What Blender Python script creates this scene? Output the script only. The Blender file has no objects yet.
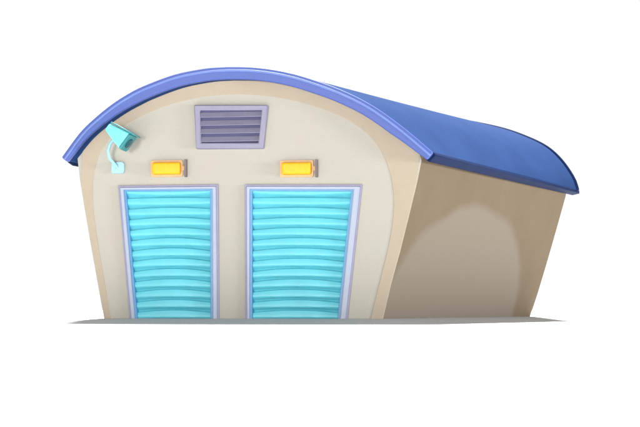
import bpy, bmesh, math, random
from mathutils import Vector, Matrix
from mathutils.geometry import tessellate_polygon

random.seed(4)
S = bpy.context.scene
COL = S.collection
R = math.radians

# ------------------------------------------------------------------ materials
def lin(r, g, b):
    f = lambda c: (c / 255 / 12.92) if c / 255 <= .04045 else ((c / 255 + .055) / 1.055) ** 2.4
    return (f(r), f(g), f(b), 1)

def mat(name, col, rough=.6, mottle=.06, scale=3., bump=.0, bscale=40., spec=.4, tint=None):
    """Painted surface: base colour with gentle cloudy mottling, fine bump."""
    m = bpy.data.materials.new(name); m.use_nodes = True
    nt = m.node_tree; b = nt.nodes['Principled BSDF']
    tc = nt.nodes.new('ShaderNodeTexCoord')
    nz = nt.nodes.new('ShaderNodeTexNoise'); nz.inputs['Scale'].default_value = scale
    nz.inputs['Detail'].default_value = 5; nz.inputs['Roughness'].default_value = .6
    nt.links.new(tc.outputs['Object'], nz.inputs['Vector'])
    mr = nt.nodes.new('ShaderNodeMapRange')
    mr.inputs['From Min'].default_value = .3; mr.inputs['From Max'].default_value = .7
    nt.links.new(nz.outputs['Fac'], mr.inputs['Value'])
    mx = nt.nodes.new('ShaderNodeMix'); mx.data_type = 'RGBA'
    c2 = tint if tint else tuple(c * (1 - mottle * 2) for c in col[:3]) + (1,)
    mx.inputs[6].default_value = col; mx.inputs[7].default_value = c2
    nt.links.new(mr.outputs['Result'], mx.inputs[0])
    nt.links.new(mx.outputs[2], b.inputs['Base Color'])
    b.inputs['Roughness'].default_value = rough
    b.inputs['Specular IOR Level'].default_value = spec
    if bump:
        n2 = nt.nodes.new('ShaderNodeTexNoise'); n2.inputs['Scale'].default_value = bscale
        n2.inputs['Detail'].default_value = 6
        nt.links.new(tc.outputs['Object'], n2.inputs['Vector'])
        bp = nt.nodes.new('ShaderNodeBump'); bp.inputs['Strength'].default_value = bump
        bp.inputs['Distance'].default_value = .02
        nt.links.new(n2.outputs['Fac'], bp.inputs['Height'])
        nt.links.new(bp.outputs['Normal'], b.inputs['Normal'])
    return m

M = {}
M['plaster'] = mat('cream_plaster', (.340, .330, .290, 1), .85, bump=.25, bscale=25, scale=.9, spec=.2, tint=(.350, .325, .284, 1))
M['edge_shading'] = mat('peach_edge_shading', (.345, .294, .228, 1), .85, bump=.25, bscale=25, scale=1.2, spec=.2, tint=(.33, .276, .21, 1))  # peach tone stands in for shading at the wall edge
M['side'] = mat('shaded_taupe_plaster', (.148, .113, .077, 1), .9, bump=.3, bscale=22, scale=1.1, spec=.1, tint=(.138, .104, .069, 1))  # wall plaster in its shaded tone, shade put into the base colour
M['roof'] = mat('blue_roof_sheet', (.0135, .0385, .126, 1), .78, mottle=.10, scale=.8, bump=.05, bscale=7, spec=.06)
M['trim'] = mat('dark_blue_trim', (.006, .016, .062, 1), .6, mottle=.1, scale=2, spec=.06)
M['rail'] = mat('blue_guide_rail', (.045, .20, .40, 1), .4, scale=3, mottle=.08)
M['fascia'] = mat('periwinkle_paint', (.050, .092, .30, 1), .5, scale=1.3, spec=.3, tint=(.060, .085, .285, 1))
M['fascia_highlight'] = mat('highlight_periwinkle', (.115, .18, .42, 1), .45, scale=1.3, spec=.3, tint=(.095, .14, .38, 1))
M['frame'] = mat('pale_frame_paint', (.27, .305, .40, 1), .45, scale=4, mottle=.04)
M['jamb'] = mat('lavender_grey_paint', (.21, .20, .30, 1), .5, scale=4)
M['curtain'] = mat('cyan_enamel', (.105, .47, .56, 1), .42, scale=1.4, mottle=.06, spec=.35)
M['vent'] = mat('lavender_vent_paint', (.195, .188, .27, 1), .5, scale=4)
M['vent_back'] = mat('dark_vent_interior', (.06, .06, .14, 1), .7)
M['housing'] = mat('cream_lamp_plastic', (.52, .30, .13, 1), .5, scale=9)
M['amber'] = mat('amber_lens', (.78, .37, .010, 1), .5, scale=8, mottle=.06, spec=.25)
M['clip'] = mat('dark_brown_metal', (.11, .08, .075, 1), .5, scale=9)
M['cam'] = mat('cyan_camera_paint', (.19, .68, .72, 1), .4, scale=5)
M['hood'] = mat('dark_teal_paint', (.03, .20, .22, 1), .4, scale=5)
M['mount'] = mat('pale_blue_paint', (.25, .44, .54, 1), .45, scale=6)
M['lens'] = mat('dark_lens_glass', (.015, .07, .085, 1), .08, spec=.6)
M['ground'] = mat('white_ground', (.50, .50, .50, 1), .95, mottle=.01, scale=.5, spec=.0)

def side_shading(m):
    """Shading painted into the side wall colour: lighter greyer arch, browner towards eave and ends."""
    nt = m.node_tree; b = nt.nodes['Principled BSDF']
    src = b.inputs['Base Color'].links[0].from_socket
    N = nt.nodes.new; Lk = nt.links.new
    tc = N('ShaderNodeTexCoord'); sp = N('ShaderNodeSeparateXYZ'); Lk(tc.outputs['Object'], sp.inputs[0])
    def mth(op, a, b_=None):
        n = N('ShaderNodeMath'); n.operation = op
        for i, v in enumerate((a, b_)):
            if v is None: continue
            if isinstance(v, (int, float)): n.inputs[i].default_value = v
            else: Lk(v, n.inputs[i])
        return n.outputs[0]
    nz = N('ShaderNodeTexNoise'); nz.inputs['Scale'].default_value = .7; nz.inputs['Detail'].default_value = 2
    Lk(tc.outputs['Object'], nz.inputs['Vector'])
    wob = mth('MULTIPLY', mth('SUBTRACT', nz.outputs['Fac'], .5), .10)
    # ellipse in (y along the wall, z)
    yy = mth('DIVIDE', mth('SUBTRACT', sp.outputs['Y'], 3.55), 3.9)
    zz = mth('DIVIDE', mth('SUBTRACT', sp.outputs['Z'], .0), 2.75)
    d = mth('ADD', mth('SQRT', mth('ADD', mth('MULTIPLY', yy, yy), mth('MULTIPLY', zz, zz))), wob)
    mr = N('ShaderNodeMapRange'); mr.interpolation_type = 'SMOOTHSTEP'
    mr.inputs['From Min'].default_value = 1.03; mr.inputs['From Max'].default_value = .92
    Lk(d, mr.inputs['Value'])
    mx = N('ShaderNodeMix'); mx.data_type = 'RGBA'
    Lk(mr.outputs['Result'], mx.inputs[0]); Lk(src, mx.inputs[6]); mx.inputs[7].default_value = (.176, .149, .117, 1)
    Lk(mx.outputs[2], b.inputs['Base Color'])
side_shading(M['side'])

# ------------------------------------------------------------------ helpers
def empty(name, parent=None, loc=(0, 0, 0), rz=0.):
    o = bpy.data.objects.new(name, None); COL.objects.link(o)
    o.location = loc; o.rotation_euler = (0, 0, rz); o.parent = parent; o.empty_display_size = .3
    return o

def link(name, bm, material, parent=None, bevel=0., seg=2, smooth=False, angle=35):
    bmesh.ops.recalc_face_normals(bm, faces=bm.faces)
    me = bpy.data.meshes.new(name); bm.to_mesh(me); bm.free()
    o = bpy.data.objects.new(name, me); COL.objects.link(o); o.parent = parent
    me.materials.append(material)
    if bevel:
        md = o.modifiers.new('Bevel', 'BEVEL'); md.width = bevel; md.segments = seg
        md.limit_method = 'ANGLE'; md.angle_limit = R(angle)
    if smooth or bevel:
        for p in me.polygons: p.use_smooth = True
        me.set_sharp_from_angle(angle=R(40))
    return o

def prism(bm, poly, y0, y1, poly2=None):
    """Polygon in (x, z) given thickness from y0 to y1; poly2 is the outline at y1."""
    q = poly2 or poly
    a = [bm.verts.new((x, y0, z)) for x, z in poly]
    b = [bm.verts.new((x, y1, z)) for x, z in q]
    n = len(poly)
    if n <= 4:
        bm.faces.new(a); bm.faces.new(b[::-1])
    else:
        for t in tessellate_polygon([[Vector((x, z, 0)) for x, z in poly]]):
            bm.faces.new([a[i] for i in t]); bm.faces.new([b[i] for i in reversed(t)])
    for i in range(n):
        j = (i + 1) % n
        bm.faces.new((a[i], b[i], b[j], a[j]))

def band(bm, A, B, y0, y1):
    """Solid strip between two open (x, z) polylines of equal length."""
    rows = [[bm.verts.new((p[0], y, p[1])) for p in P] for P, y in ((A, y0), (B, y0), (B, y1), (A, y1))]
    n = len(A)
    for k in range(4):
        r, s = rows[k], rows[(k + 1) % 4]
        for i in range(n - 1): bm.faces.new((r[i], r[i + 1], s[i + 1], s[i]))
    for i in (0, n - 1): bm.faces.new([rows[k][i] for k in range(4)])

def ring(bm, out, inn, y0, y1):
    """Picture-frame solid between two closed (x, z) quads."""
    n = len(out)
    g = [[bm.verts.new((x, y, z)) for x, z in P] for P, y in ((out, y0), (inn, y0), (inn, y1), (out, y1))]
    for k in range(4):
        r, s = g[k], g[(k + 1) % 4]
        for i in range(n):
            j = (i + 1) % n
            bm.faces.new((r[i], r[j], s[j], s[i]))

def loft(bm, sections, cap=True):
    vs = [[bm.verts.new(p) for p in s] for s in sections]
    n = len(vs[0])
    for a, b in zip(vs, vs[1:]):
        for i in range(n):
            j = (i + 1) % n
            bm.faces.new((a[i], a[j], b[j], b[i]))
    if cap:
        bm.faces.new(vs[0][::-1]); bm.faces.new(vs[-1])

def tube(bm, pts, r, n=12):
    secs = []
    pts = [Vector(p) for p in pts]
    for i, p in enumerate(pts):
        t = (pts[min(i + 1, len(pts) - 1)] - pts[max(i - 1, 0)]).normalized()
        a = t.orthogonal().normalized() if i == 0 else (secs_a - t * secs_a.dot(t)).normalized()
        secs_a = a
        b = t.cross(a)
        secs.append([p + a * r * math.cos(k * 2 * math.pi / n) + b * r * math.sin(k * 2 * math.pi / n) for k in range(n)])
    loft(bm, secs)

def spline(P, n):
    """Catmull-Rom through P, resampled to n points of equal arc length."""
    P = [Vector(p) for p in P]
    Q = [P[0] * 2 - P[1]] + P + [P[-1] * 2 - P[-2]]
    d = []
    for i in range(1, len(Q) - 2):
        p0, p1, p2, p3 = Q[i - 1:i + 3]
        for k in range(16):
            t = k / 16
            d.append(.5 * (2 * p1 + (p2 - p0) * t + (2 * p0 - 5 * p1 + 4 * p2 - p3) * t * t + (3 * p1 - p0 - 3 * p2 + p3) * t ** 3))
    d.append(P[-1])
    s = [0]
    for a, b in zip(d, d[1:]): s.append(s[-1] + (b - a).length)
    out, j = [], 0
    for i in range(n):
        L = s[-1] * i / (n - 1)
        while j < len(s) - 2 and s[j + 1] < L: j += 1
        out.append(d[j].lerp(d[j + 1], (L - s[j]) / max(1e-9, s[j + 1] - s[j])))
    return out

def offset(P, th):
    """Shift an open (x, z) curve (running left to right) downwards along its normal by th(t)."""
    out = []
    for i, p in enumerate(P):
        t = (P[min(i + 1, len(P) - 1)] - P[max(i - 1, 0)]).normalized()
        out.append(p + Vector((t.y, -t.x)) * th(i / (len(P) - 1)))
    return out

# ------------------------------------------------------------------ camera
HC = .2794
cam = bpy.data.cameras.new('camera'); co = bpy.data.objects.new('camera', cam); COL.objects.link(co)
co.location = (0, 0, HC); co.rotation_euler = (R(90), 0, 0)
cam.sensor_width = 36; cam.lens = 1700 / 640 * 36
cam.shift_y = (306 - 213.5) / 640
cam.clip_end = 2000; cam.clip_start = .05
S.camera = co

# ------------------------------------------------------------------ building: local x along the front, y into depth, z up
shed = empty('storage_shed', None, (1.408, 38, 0), R(-10))
shed['label'] = 'cream storage shed with flared walls, blue barrel roof and two cyan roller doors'
shed['category'] = 'building'

N1 = 41
FL = spline([(-7.373, 3.673), (-6.931, 4.239), (-6.551, 4.586), (-6.183, 4.864), (-5.817, 5.085), (-5.44, 5.263), (-4.714, 5.509), (-3.992, 5.633), (-3.482, 5.658)], N1)
FR = spline([(-3.482, 5.658), (-2.975, 5.639), (-2.502, 5.579), (-2.059, 5.485), (-1.649, 5.363), (-.947, 5.102), (-.236, 4.742), (.466, 4.241), (1.154, 3.655)], N1)
BR = spline([(-.55, 5.52), (.2, 5.49), (1.0, 5.37), (1.99, 5.15), (2.669, 4.912), (3.264, 4.613), (3.681, 4.226), (4.005, 3.74), (4.12, 3.40)], N1)
BL = [Vector((-1.1 - p.x, p.y)) for p in reversed(BR)]
FO, BO = FL + FR[1:], BL + BR[1:]
th = lambda t: .15 + .11 * min(1, t / .25) if t < .25 else .26 - .07 * max(0, (t - .9) / .1)
FI, BI = offset(FO, th), offset(BO, lambda t: .19)
FM, BM = offset(FO, lambda t: th(t) * .55), offset(BO, lambda t: .10)
YF, YB, YW = -.24, 8.95, 8.62

# roof shell
bm = bmesh.new()
K = 14
def rows(F, B):
    return [[bm.verts.new((f.x + (b.x - f.x) * k / K, YF + (YB - YF) * k / K, f.y + (b.y - f.y) * k / K)) for f, b in zip(F, B)] for k in range(K + 1)]
ro, ri = rows(FO, BO), rows(FI, BI)
n = len(FO)
for k in range(K):
    for i in range(n - 1):
        bm.faces.new((ro[k][i], ro[k][i + 1], ro[k + 1][i + 1], ro[k + 1][i]))
        bm.faces.new((ri[k][i], ri[k + 1][i], ri[k + 1][i + 1], ri[k][i + 1]))
    for i in (0, n - 1):
        bm.faces.new((ro[k][i], ro[k + 1][i], ri[k + 1][i], ri[k][i]))
for k in (0, K):
    for i in range(n - 1): bm.faces.new((ro[k][i], ro[k][i + 1], ri[k][i + 1], ri[k][i]))
roof = link('roof', bm, M['roof'], shed, bevel=.05, seg=3)

# fascia trim round the front arch
up = offset(FO, lambda t: -.012); dn = offset(FI, lambda t: .012)
bm = bmesh.new(); band(bm, up, dn, -.36, -.20)
fas = link('fascia', bm, M['fascia'], shed, bevel=.035, seg=3)
bm = bmesh.new(); band(bm, offset(FO, lambda t: .055), offset(FO, lambda t: .105), -.385, -.35)  # pale strip added along the fascia as a painted highlight
link('fascia_highlight', bm, M['fascia_highlight'], fas, bevel=.016, seg=3)

# dark blue trims along both eaves and the rear verge
def eave(F0, F1, B0, B1, y_in, t_out):
    bm = bmesh.new(); secs = []
    for k in range(9):
        t = k / 8; y = YF + y_in + (YB + .11 - y_in - YF) * t
        o = F0.lerp(B0, t); i = F1.lerp(B1, t); d = (o - i); nrm = d.normalized(); tan = Vector((nrm.y, -nrm.x)) * t_out
        c = [o + nrm * .015, o + nrm * .0 + tan * .07, i + tan * .06 - nrm * .012, i - nrm * .025, i - tan * .10 - nrm * .02, o - tan * .05 + nrm * .012]
        secs.append([(p.x, y, p.y) for p in c])
    loft(bm, secs); return link('eave_trim', bm, M['trim'], shed, bevel=.015, seg=2)
eave(FO[-1], FI[-1], BO[-1], BI[-1], .05, 1)
eave(FO[0], FI[0], BO[0], BI[0], .4, -1)
bm = bmesh.new(); band(bm, offset(BO, lambda t: -.022), offset(BI, lambda t: .02 + .07 * max(0, abs(t - .5) * 2 - .7) / .3), YB - .16, YB + .08)
link('verge_trim', bm, M['trim'], shed, bevel=.06, seg=4)

# front gable wall with notches for the two doors
edgeL = [(-6.466, -.06), (-6.621, .763), (-6.789, 1.662), (-6.957, 2.609), (-7.053, 3.187), (-7.12, 3.75)]
edgeR = [(-.012, -.06), (.18, .748), (.383, 1.484), (.607, 2.375), (.764, 3.019), (.865, 3.508)]
archW = [(p.x, p.y) for p in FM if -7.10 < p.x < .86]
D1o = [(-5.858, -.06), (-6.132, 3.045), (-3.772, 3.042), (-3.75, -.06)]
D1i = [(-5.727, -.06), (-6.001, 2.945), (-3.902, 2.94), (-3.895, -.06)]
D2o = [(-3.145, -.06), (-3.157, 3.034), (-.463, 3.0), (-.803, -.06)]
D2i = [(-3.041, -.06), (-3.041, 2.925), (-.656, 2.89), (-.974, -.06)]
shr = lambda P, c: [(P[0][0] + c, P[0][1]), (P[1][0] + c, P[1][1] - c), (P[2][0] - c, P[2][1] - c), (P[3][0] - c, P[3][1])]
def gable(notches):
    poly = list(edgeL) + archW + list(reversed(edgeR))
    for Dn in notches: poly += list(reversed(Dn))
    return poly
bm = bmesh.new(); prism(bm, gable([shr(D2o, .03), shr(D1o, .03)]), 0, .2)
link('gable_wall', bm, M['plaster'], shed)
# rear gable
tB = (8.5 - YF) / (YB - YF)
archB = [(p.x, p.y) for p in offset([f.lerp(b, tB) for f, b in zip(FO, BO)], lambda t: .13) if -4.76 < p.x < 3.68]
bm = bmesh.new(); prism(bm, [(-3.85, -.06), (-4.78, 3.237)] + archB + [(3.70, 3.237), (2.72, -.06)], 8.42, YW - .03)
link('gable_wall', bm, M['plaster'], shed)
# side walls
def side(eF, eB, s):
    bm = bmesh.new(); A, B = [], []
    for i in range(len(eF)):
        f, b = Vector(eF[i]), Vector(eB[i]); r1, r2 = [], []
        for k in range(13):
            t = k / 12; p = f.lerp(b, t); y = .006 + (YW - .012) * t
            r1.append(bm.verts.new((p.x, y, p.y))); r2.append(bm.verts.new((p.x - s * .15, y, p.y)))
        A.append(r1); B.append(r2)
    m = len(A)
    for i in range(m - 1):
        for k in range(12):
            bm.faces.new((A[i][k], A[i][k + 1], A[i + 1][k + 1], A[i + 1][k]))
            bm.faces.new((B[i][k], B[i + 1][k], B[i + 1][k + 1], B[i][k + 1]))
        for k in (0, 12): bm.faces.new((A[i][k], A[i + 1][k], B[i + 1][k], B[i][k]))
    for i in (0, m - 1):
        for k in range(12): bm.faces.new((A[i][k], B[i][k], B[i][k + 1], A[i][k + 1]))
    return link('side_wall', bm, M['side'], shed)
def backedge(x0, x1, zt, n):
    return [(x0 + (x1 - x0) * ((i / n) ** .93), -.06 + (zt + .06) * i / n) for i in range(n + 1)]
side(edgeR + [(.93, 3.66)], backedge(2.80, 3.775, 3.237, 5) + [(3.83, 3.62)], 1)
side(edgeL, backedge(-3.9, -4.9, 3.45, 5), -1)

# raised band, peach colour standing in for shade along the wall edge under the arch
bm = bmesh.new()
def resample(P, n):
    L = [0]
    for p, q in zip(P, P[1:]): L.append(L[-1] + (q - p).length)
    out, j = [], 0
    for i in range(n):
        d = L[-1] * i / (n - 1)
        while j < len(L) - 2 and L[j + 1] < d: j += 1
        out.append(P[j].lerp(P[j + 1], (d - L[j]) / (L[j + 1] - L[j])))
    return out
eL = [Vector(p) for p in edgeL[:-1]]; eR = [Vector(p) for p in reversed(edgeR[:-1])]
ins = lambda P, d, dz: [Vector((p.x + d, min(p.y, dz))) for p in P]
o_ar = [p for p in offset(FI, lambda t: -.03) if -7.03 < p.x < .84]
i_ar = [p for p in offset(FI, lambda t: .10 + .17 * math.sin(math.pi * t)) if -6.87 < p.x < .42]
outl = [p + Vector((.02, 0)) for p in eL] + resample(o_ar, 50) + [p - Vector((.004, 0)) for p in eR]
inner = ins(eL, .17, 9) + resample(i_ar, 50) + ins(eR, -.28, 9)
outl = resample(outl[:6], 20) + outl[6:-5] + resample(outl[-5:], 20)
inner = resample(inner[:6], 20) + inner[6:-5] + resample(inner[-5:], 20)
for _ in range(40):
    inner = [inner[0]] + [b * .5 + (a + c) * .25 for a, b, c in zip(inner, inner[1:], inner[2:])] + [inner[-1]]
band(bm, outl, inner, -.012, .05)
link('wall_edge_shading', bm, M['edge_shading'], shed, bevel=.01, seg=2)

# roller doors
def door(Do, Di, n=13):
    d = empty('roller_door', shed)
    # outer jamb (lavender grey line) and pale inner frame
    bm = bmesh.new(); mid = shr(Do, .045); band(bm, [Vector(p) for p in Do], [Vector(p) for p in mid], -.035, .12)
    link('jamb', bm, M['jamb'], d, bevel=.006)
    bm = bmesh.new(); band(bm, [Vector(p) for p in mid], [Vector(p) for p in Di], -.065, .14)
    link('frame', bm, M['frame'], d, bevel=.02, seg=3)
    rin = [(Di[0][0] + .055, Di[0][1]), (Di[1][0] + .055, Di[1][1] - .04), (Di[2][0] - .065, Di[2][1] - .04), (Di[3][0] - .065, Di[3][1])]
    bm = bmesh.new(); band(bm, [Vector(p) for p in shr(Di, -.01)], [Vector(p) for p in rin], -.012, .13)
    link('guide_rail', bm, M['rail'], d, bevel=.008)
    Di = [(rin[0][0] - .02, rin[0][1]), rin[1], rin[2], (rin[3][0] + .02, rin[3][1])]
    # curtain: interlocking convex slats that bow upwards at mid-width
    bm = bmesh.new(); U, per = 36, 12
    G = []
    (xl0, zb), (xl1, zt), (xr1, zt2), (xr0, _) = Di
    for j in range(n * per + 1):
        row = []
        q = j / (n * per); f = (j % per) / per
        for i in range(U + 1):
            s = i / U; c = 1 - (2 * s - 1) ** 2          # 1 at mid-width
            w = .30 + .24 * (1 - c)                       # share of the pitch taken by the groove
            # profile from the slat's bottom upwards: rolled-in lower lip, convex face
            if f < w: prof = .5 - .5 * math.cos(math.pi * f / w)
            else: prof = 1 - .35 * ((f - w) / (1 - w)) ** 1.5
            if f == 0: prof = 0
            x = (xl0 + (xl1 - xl0) * q) * (1 - s) + (xr0 + (xr1 - xr0) * q) * s
            ztop = zt * (1 - s) + zt2 * s
            z = zb + (ztop + .1 - zb) * q + .075 * (c - .6) * math.sin(math.pi * min(1, .12 + q * .95)) ** .5
            row.append(bm.verts.new((x + (.03 if i == U else -.03 if i == 0 else 0), .125 - .10 * prof, z)))
        G.append(row)
    for a, b in zip(G, G[1:]):
        for i in range(U): bm.faces.new((a[i], a[i + 1], b[i + 1], b[i]))
    link('shutter', bm, M['curtain'], d, smooth=True)
    return d
door(D1o, D1i); door(D2o, D2i)

# louvred vent
vt = empty('vent', shed)
vo = [(-4.323, 4.85), (-2.611, 4.815), (-2.717, 3.832), (-4.276, 3.848)]
vi = [(-4.19, 4.725), (-2.745, 4.70), (-2.828, 3.965), (-4.16, 3.985)]
bm = bmesh.new(); ring(bm, vo, vi, -.11, .03); link('frame', bm, M['vent'], vt, bevel=.025, seg=2)
bm = bmesh.new(); prism(bm, [(vi[0][0] - .02, vi[0][1] + .02), (vi[1][0] + .02, vi[1][1] + .02), (vi[2][0] + .02, vi[2][1] - .02), (vi[3][0] - .02, vi[3][1] - .02)], -.012, .02)
link('backing', bm, M['vent_back'], vt)
for k in range(4):
    q = (k + .5) / 4
    xl = vi[0][0] + (vi[3][0] - vi[0][0]) * q; xr = vi[1][0] + (vi[2][0] - vi[1][0]) * q
    z = 4.712 - .737 * q
    bm = bmesh.new()
    sec = [(-.012, .058), (-.026, .064), (-.105, -.056), (-.09, -.066)]
    A = [bm.verts.new((xl - .01, y, z + dz)) for y, dz in sec]; B = [bm.verts.new((xr + .01, y, z + dz)) for y, dz in sec]
    bm.faces.new(A); bm.faces.new(B[::-1])
    for i in range(4): bm.faces.new((A[i], B[i], B[(i + 1) % 4], A[(i + 1) % 4]))
    link('slat', bm, M['vent'], vt, bevel=.005)

# ------------------------------------------------------------------ wall lamps (things fixed above the doors)
def rrect(x0, x1, z0, z1, r, n=5):
    out = []
    for cx, cz, a0 in ((x1 - r, z1 - r, 0), (x0 + r, z1 - r, 90), (x0 + r, z0 + r, 180), (x1 - r, z0 + r, 270)):
        for k in range(n + 1):
            a = R(a0 + 90 * k / n); out.append((cx + r * math.cos(a), cz + r * math.sin(a)))
    return out
WM = Matrix.Translation((1.408, 38, 0)) @ Matrix.Rotation(R(-10), 4, 'Z')
def wall_lamp(cx, cz, w, label):
    o = empty('wall_lamp', None, WM @ Vector((cx, 0, cz)), R(-10))
    o['label'] = label; o['category'] = 'lamp'; o['group'] = 'amber wall lamps above the roller doors'
    h = .19; w2 = w / 2
    bm = bmesh.new(); prism(bm, rrect(-w2, w2 - .10, -h, h, .05), -.03, .0)
    link('base_plate', bm, M['housing'], o, bevel=.012)
    bm = bmesh.new()
    secs = []
    for dy, ins in ((-.025, .048), (-.10, .053), (-.13, .063), (-.145, .08), (-.15, .11)):
        secs.append([(x, dy, z) for x, z in rrect(-w2 + ins, w2 - .10 - ins, -h + ins, h - ins, max(.012, .07 - ins * .4))])
    loft(bm, secs)
    link('lens', bm, M['amber'], o, smooth=True)
    bm = bmesh.new(); prism(bm, rrect(w2 - .055, w2 - .005, -h - .01, h + .01, .012, 3), -.09, .0)
    link('bracket', bm, M['clip'], o, bevel=.008)
    bm = bmesh.new(); prism(bm, [(w2 - .10, -.05), (w2 - .10, .05), (w2 - .055, .05), (w2 - .055, -.05)], -.05, -.01)
    link('conduit', bm, M['housing'], o)
    return o
wall_lamp(-4.93, 3.42, .86, 'amber wall lamp above the narrower left roller door, nearer the security camera')
wall_lamp(-1.91, 3.375, .87, 'amber wall lamp above the wider right roller door')

# ------------------------------------------------------------------ security camera
sc_ = empty('security_camera', None, WM @ Vector((-6.13, 0, 3.45)), R(-10))
sc_['label'] = 'cyan security camera angled down on the front wall below the left roof edge'
sc_['category'] = 'security camera'
bm = bmesh.new(); prism(bm, rrect(-.15, .15, -.13, .13, .06), -.07, 0)
link('wall_plate', bm, M['mount'], sc_, bevel=.02, seg=3)
bm = bmesh.new(); tube(bm, [(-.01, -.05, .0), (-.05, -.16, .08), (-.13, -.27, .20), (-.15, -.33, .36), (-.09, -.36, .52), (.0, -.38, .62)], .036)
link('arm', bm, M['mount'], sc_, smooth=True)
ax = Vector((.80, -.13, -.62)).normalized()
zv = Vector((.62, .0, .79)); zv = (zv - ax * zv.dot(ax)).normalized(); xv = ax.cross(zv)
Tl = Vector((-.11, -.42, .90))
def sec(d, w, h, r=.3, lift=0):
    out = []
    for x, z in rrect(-w, w, -h, h, min(w, h) * r * 2 * .5, 4):
        out.append(Tl + ax * d + xv * x + zv * (z + lift))
    return out
bm = bmesh.new(); loft(bm, [sec(0, .07, .07), sec(.03, .10, .10), sec(.3, .15, .155), sec(.55, .19, .205), sec(.58, .19, .205)])
body = link('body', bm, M['cam'], sc_, smooth=True)
bm = bmesh.new(); loft(bm, [sec(.585, .20, .21), sec(.64, .20, .21)])
fr = link('bezel', bm, M['hood'], sc_, bevel=.012)
bm = bmesh.new()
loft(bm, [[Tl + ax * d + xv * (math.cos(k * math.pi / 10) * r) + zv * (math.sin(k * math.pi / 10) * r) for k in range(20)] for d, r in ((.635, .12), (.665, .12), (.685, .09), (.69, .04))])
link('lens', bm, M['lens'], sc_, smooth=True)
bm = bmesh.new()
loft(bm, [[Tl + ax * d + xv * x + zv * (z + l) for x, z in ((-w, 0), (w, 0), (w, .035), (-w, .035))] for d, w, l in ((.02, .11, .112), (.3, .17, .168), (.70, .215, .225))])
link('hood', bm, M['hood'], sc_, bevel=.01)

# ------------------------------------------------------------------ ground: one white sheet, very low rise added to show the shed's shadow
base = [WM @ Vector(p) for p in ((-6.466, 0, 0), (0, 0, 0), (2.82, 8.62, 0), (-3.92, 8.62, 0))]
def dist(x, y):
    p = Vector((x, y)); inside = True; best = 1e9
    for i in range(4):
        a, b = base[i].xy, base[(i + 1) % 4].xy
        e = b - a; t = max(0, min(1, (p - a).dot(e) / e.dot(e)))
        best = min(best, (p - a - e * t).length)
        if e.x * (p.y - a.y) - e.y * (p.x - a.x) < 0: inside = False
    return 0 if inside else best
def axis(lo, hi, d0, d1, step):
    v, x = [], lo
    big = 8.
    while x < d0: v.append(x); x += big
    x = d0
    while x < d1: v.append(x); x += step
    x = d1
    while x <= hi: v.append(x); x += big
    return v
bm = bmesh.new()
xs, ys = axis(-150, 150, -10, 11, .3), axis(-60, 170, 33, 52, .3)
DROP, RUN = .12, 1.25
g = [[bm.verts.new((x, y, -DROP * min(1, dist(x, y) / RUN) ** 1.1)) for x in xs] for y in ys]
for a, b in zip(g, g[1:]):
    for i in range(len(xs) - 1): bm.faces.new((a[i], a[i + 1], b[i + 1], b[i]))
gr = link('ground', bm, M['ground'], None, smooth=True); gr['kind'] = 'structure'; gr['label'] = 'plain white ground under the shed'

# ------------------------------------------------------------------ light: white surround, high lamp, soft key from the front left
w = bpy.data.worlds.new('World'); S.world = w; w.use_nodes = True
nt = w.node_tree; bg = nt.nodes['Background']
tc = nt.nodes.new('ShaderNodeTexCoord'); sp = nt.nodes.new('ShaderNodeSeparateXYZ')
nt.links.new(tc.outputs['Generated'], sp.inputs[0])
mr = nt.nodes.new('ShaderNodeMapRange'); mr.interpolation_type = 'SMOOTHSTEP'
mr.inputs['From Min'].default_value = -.2; mr.inputs['From Max'].default_value = .6
mr.inputs['To Min'].default_value = .30; mr.inputs['To Max'].default_value = 1.05
nt.links.new(sp.outputs['Y'], mr.inputs['Value'])
cb = nt.nodes.new('ShaderNodeCombineColor')
for i in range(3): nt.links.new(mr.outputs['Result'], cb.inputs[i])
nt.links.new(cb.outputs[0], bg.inputs['Color']); bg.inputs['Strength'].default_value = 1

def lamp(name, typ, loc, aim, energy, size, col=(1, 1, 1)):
    l = bpy.data.lights.new(name, typ); l.energy = energy; l.color = col
    if typ == 'AREA': l.shape = 'DISK'; l.size = size
    else: l.shadow_soft_size = size
    o = bpy.data.objects.new(name, l); COL.objects.link(o); o.location = loc
    o.rotation_euler = (Vector(aim) - Vector(loc)).to_track_quat('-Z', 'Y').to_euler()
    return o
E = 4.7
lamp('overhead_lamp', 'POINT', (0, 38 + 110, 385), (0, 38, 0), E * 4 * math.pi ** 2 * 402 ** 2, 42)
lamp('side_fill', 'AREA', (30, 25, 1.8), (3.2, 42, .6), 11500, 6, (1, 1, 1))  # unseen fill, added to brighten the side wall evenly
lamp('key_lamp', 'AREA', (-12, 9, 4.5), (-2, 39, 1.5), 7300, 7, (1, .98, .94))

S.view_settings.view_transform = 'Standard'; S.view_settings.look = 'None'
S.view_settings.exposure = 0; S.view_settings.gamma = 1
S.render.engine = 'CYCLES'; S.cycles.max_bounces = 8
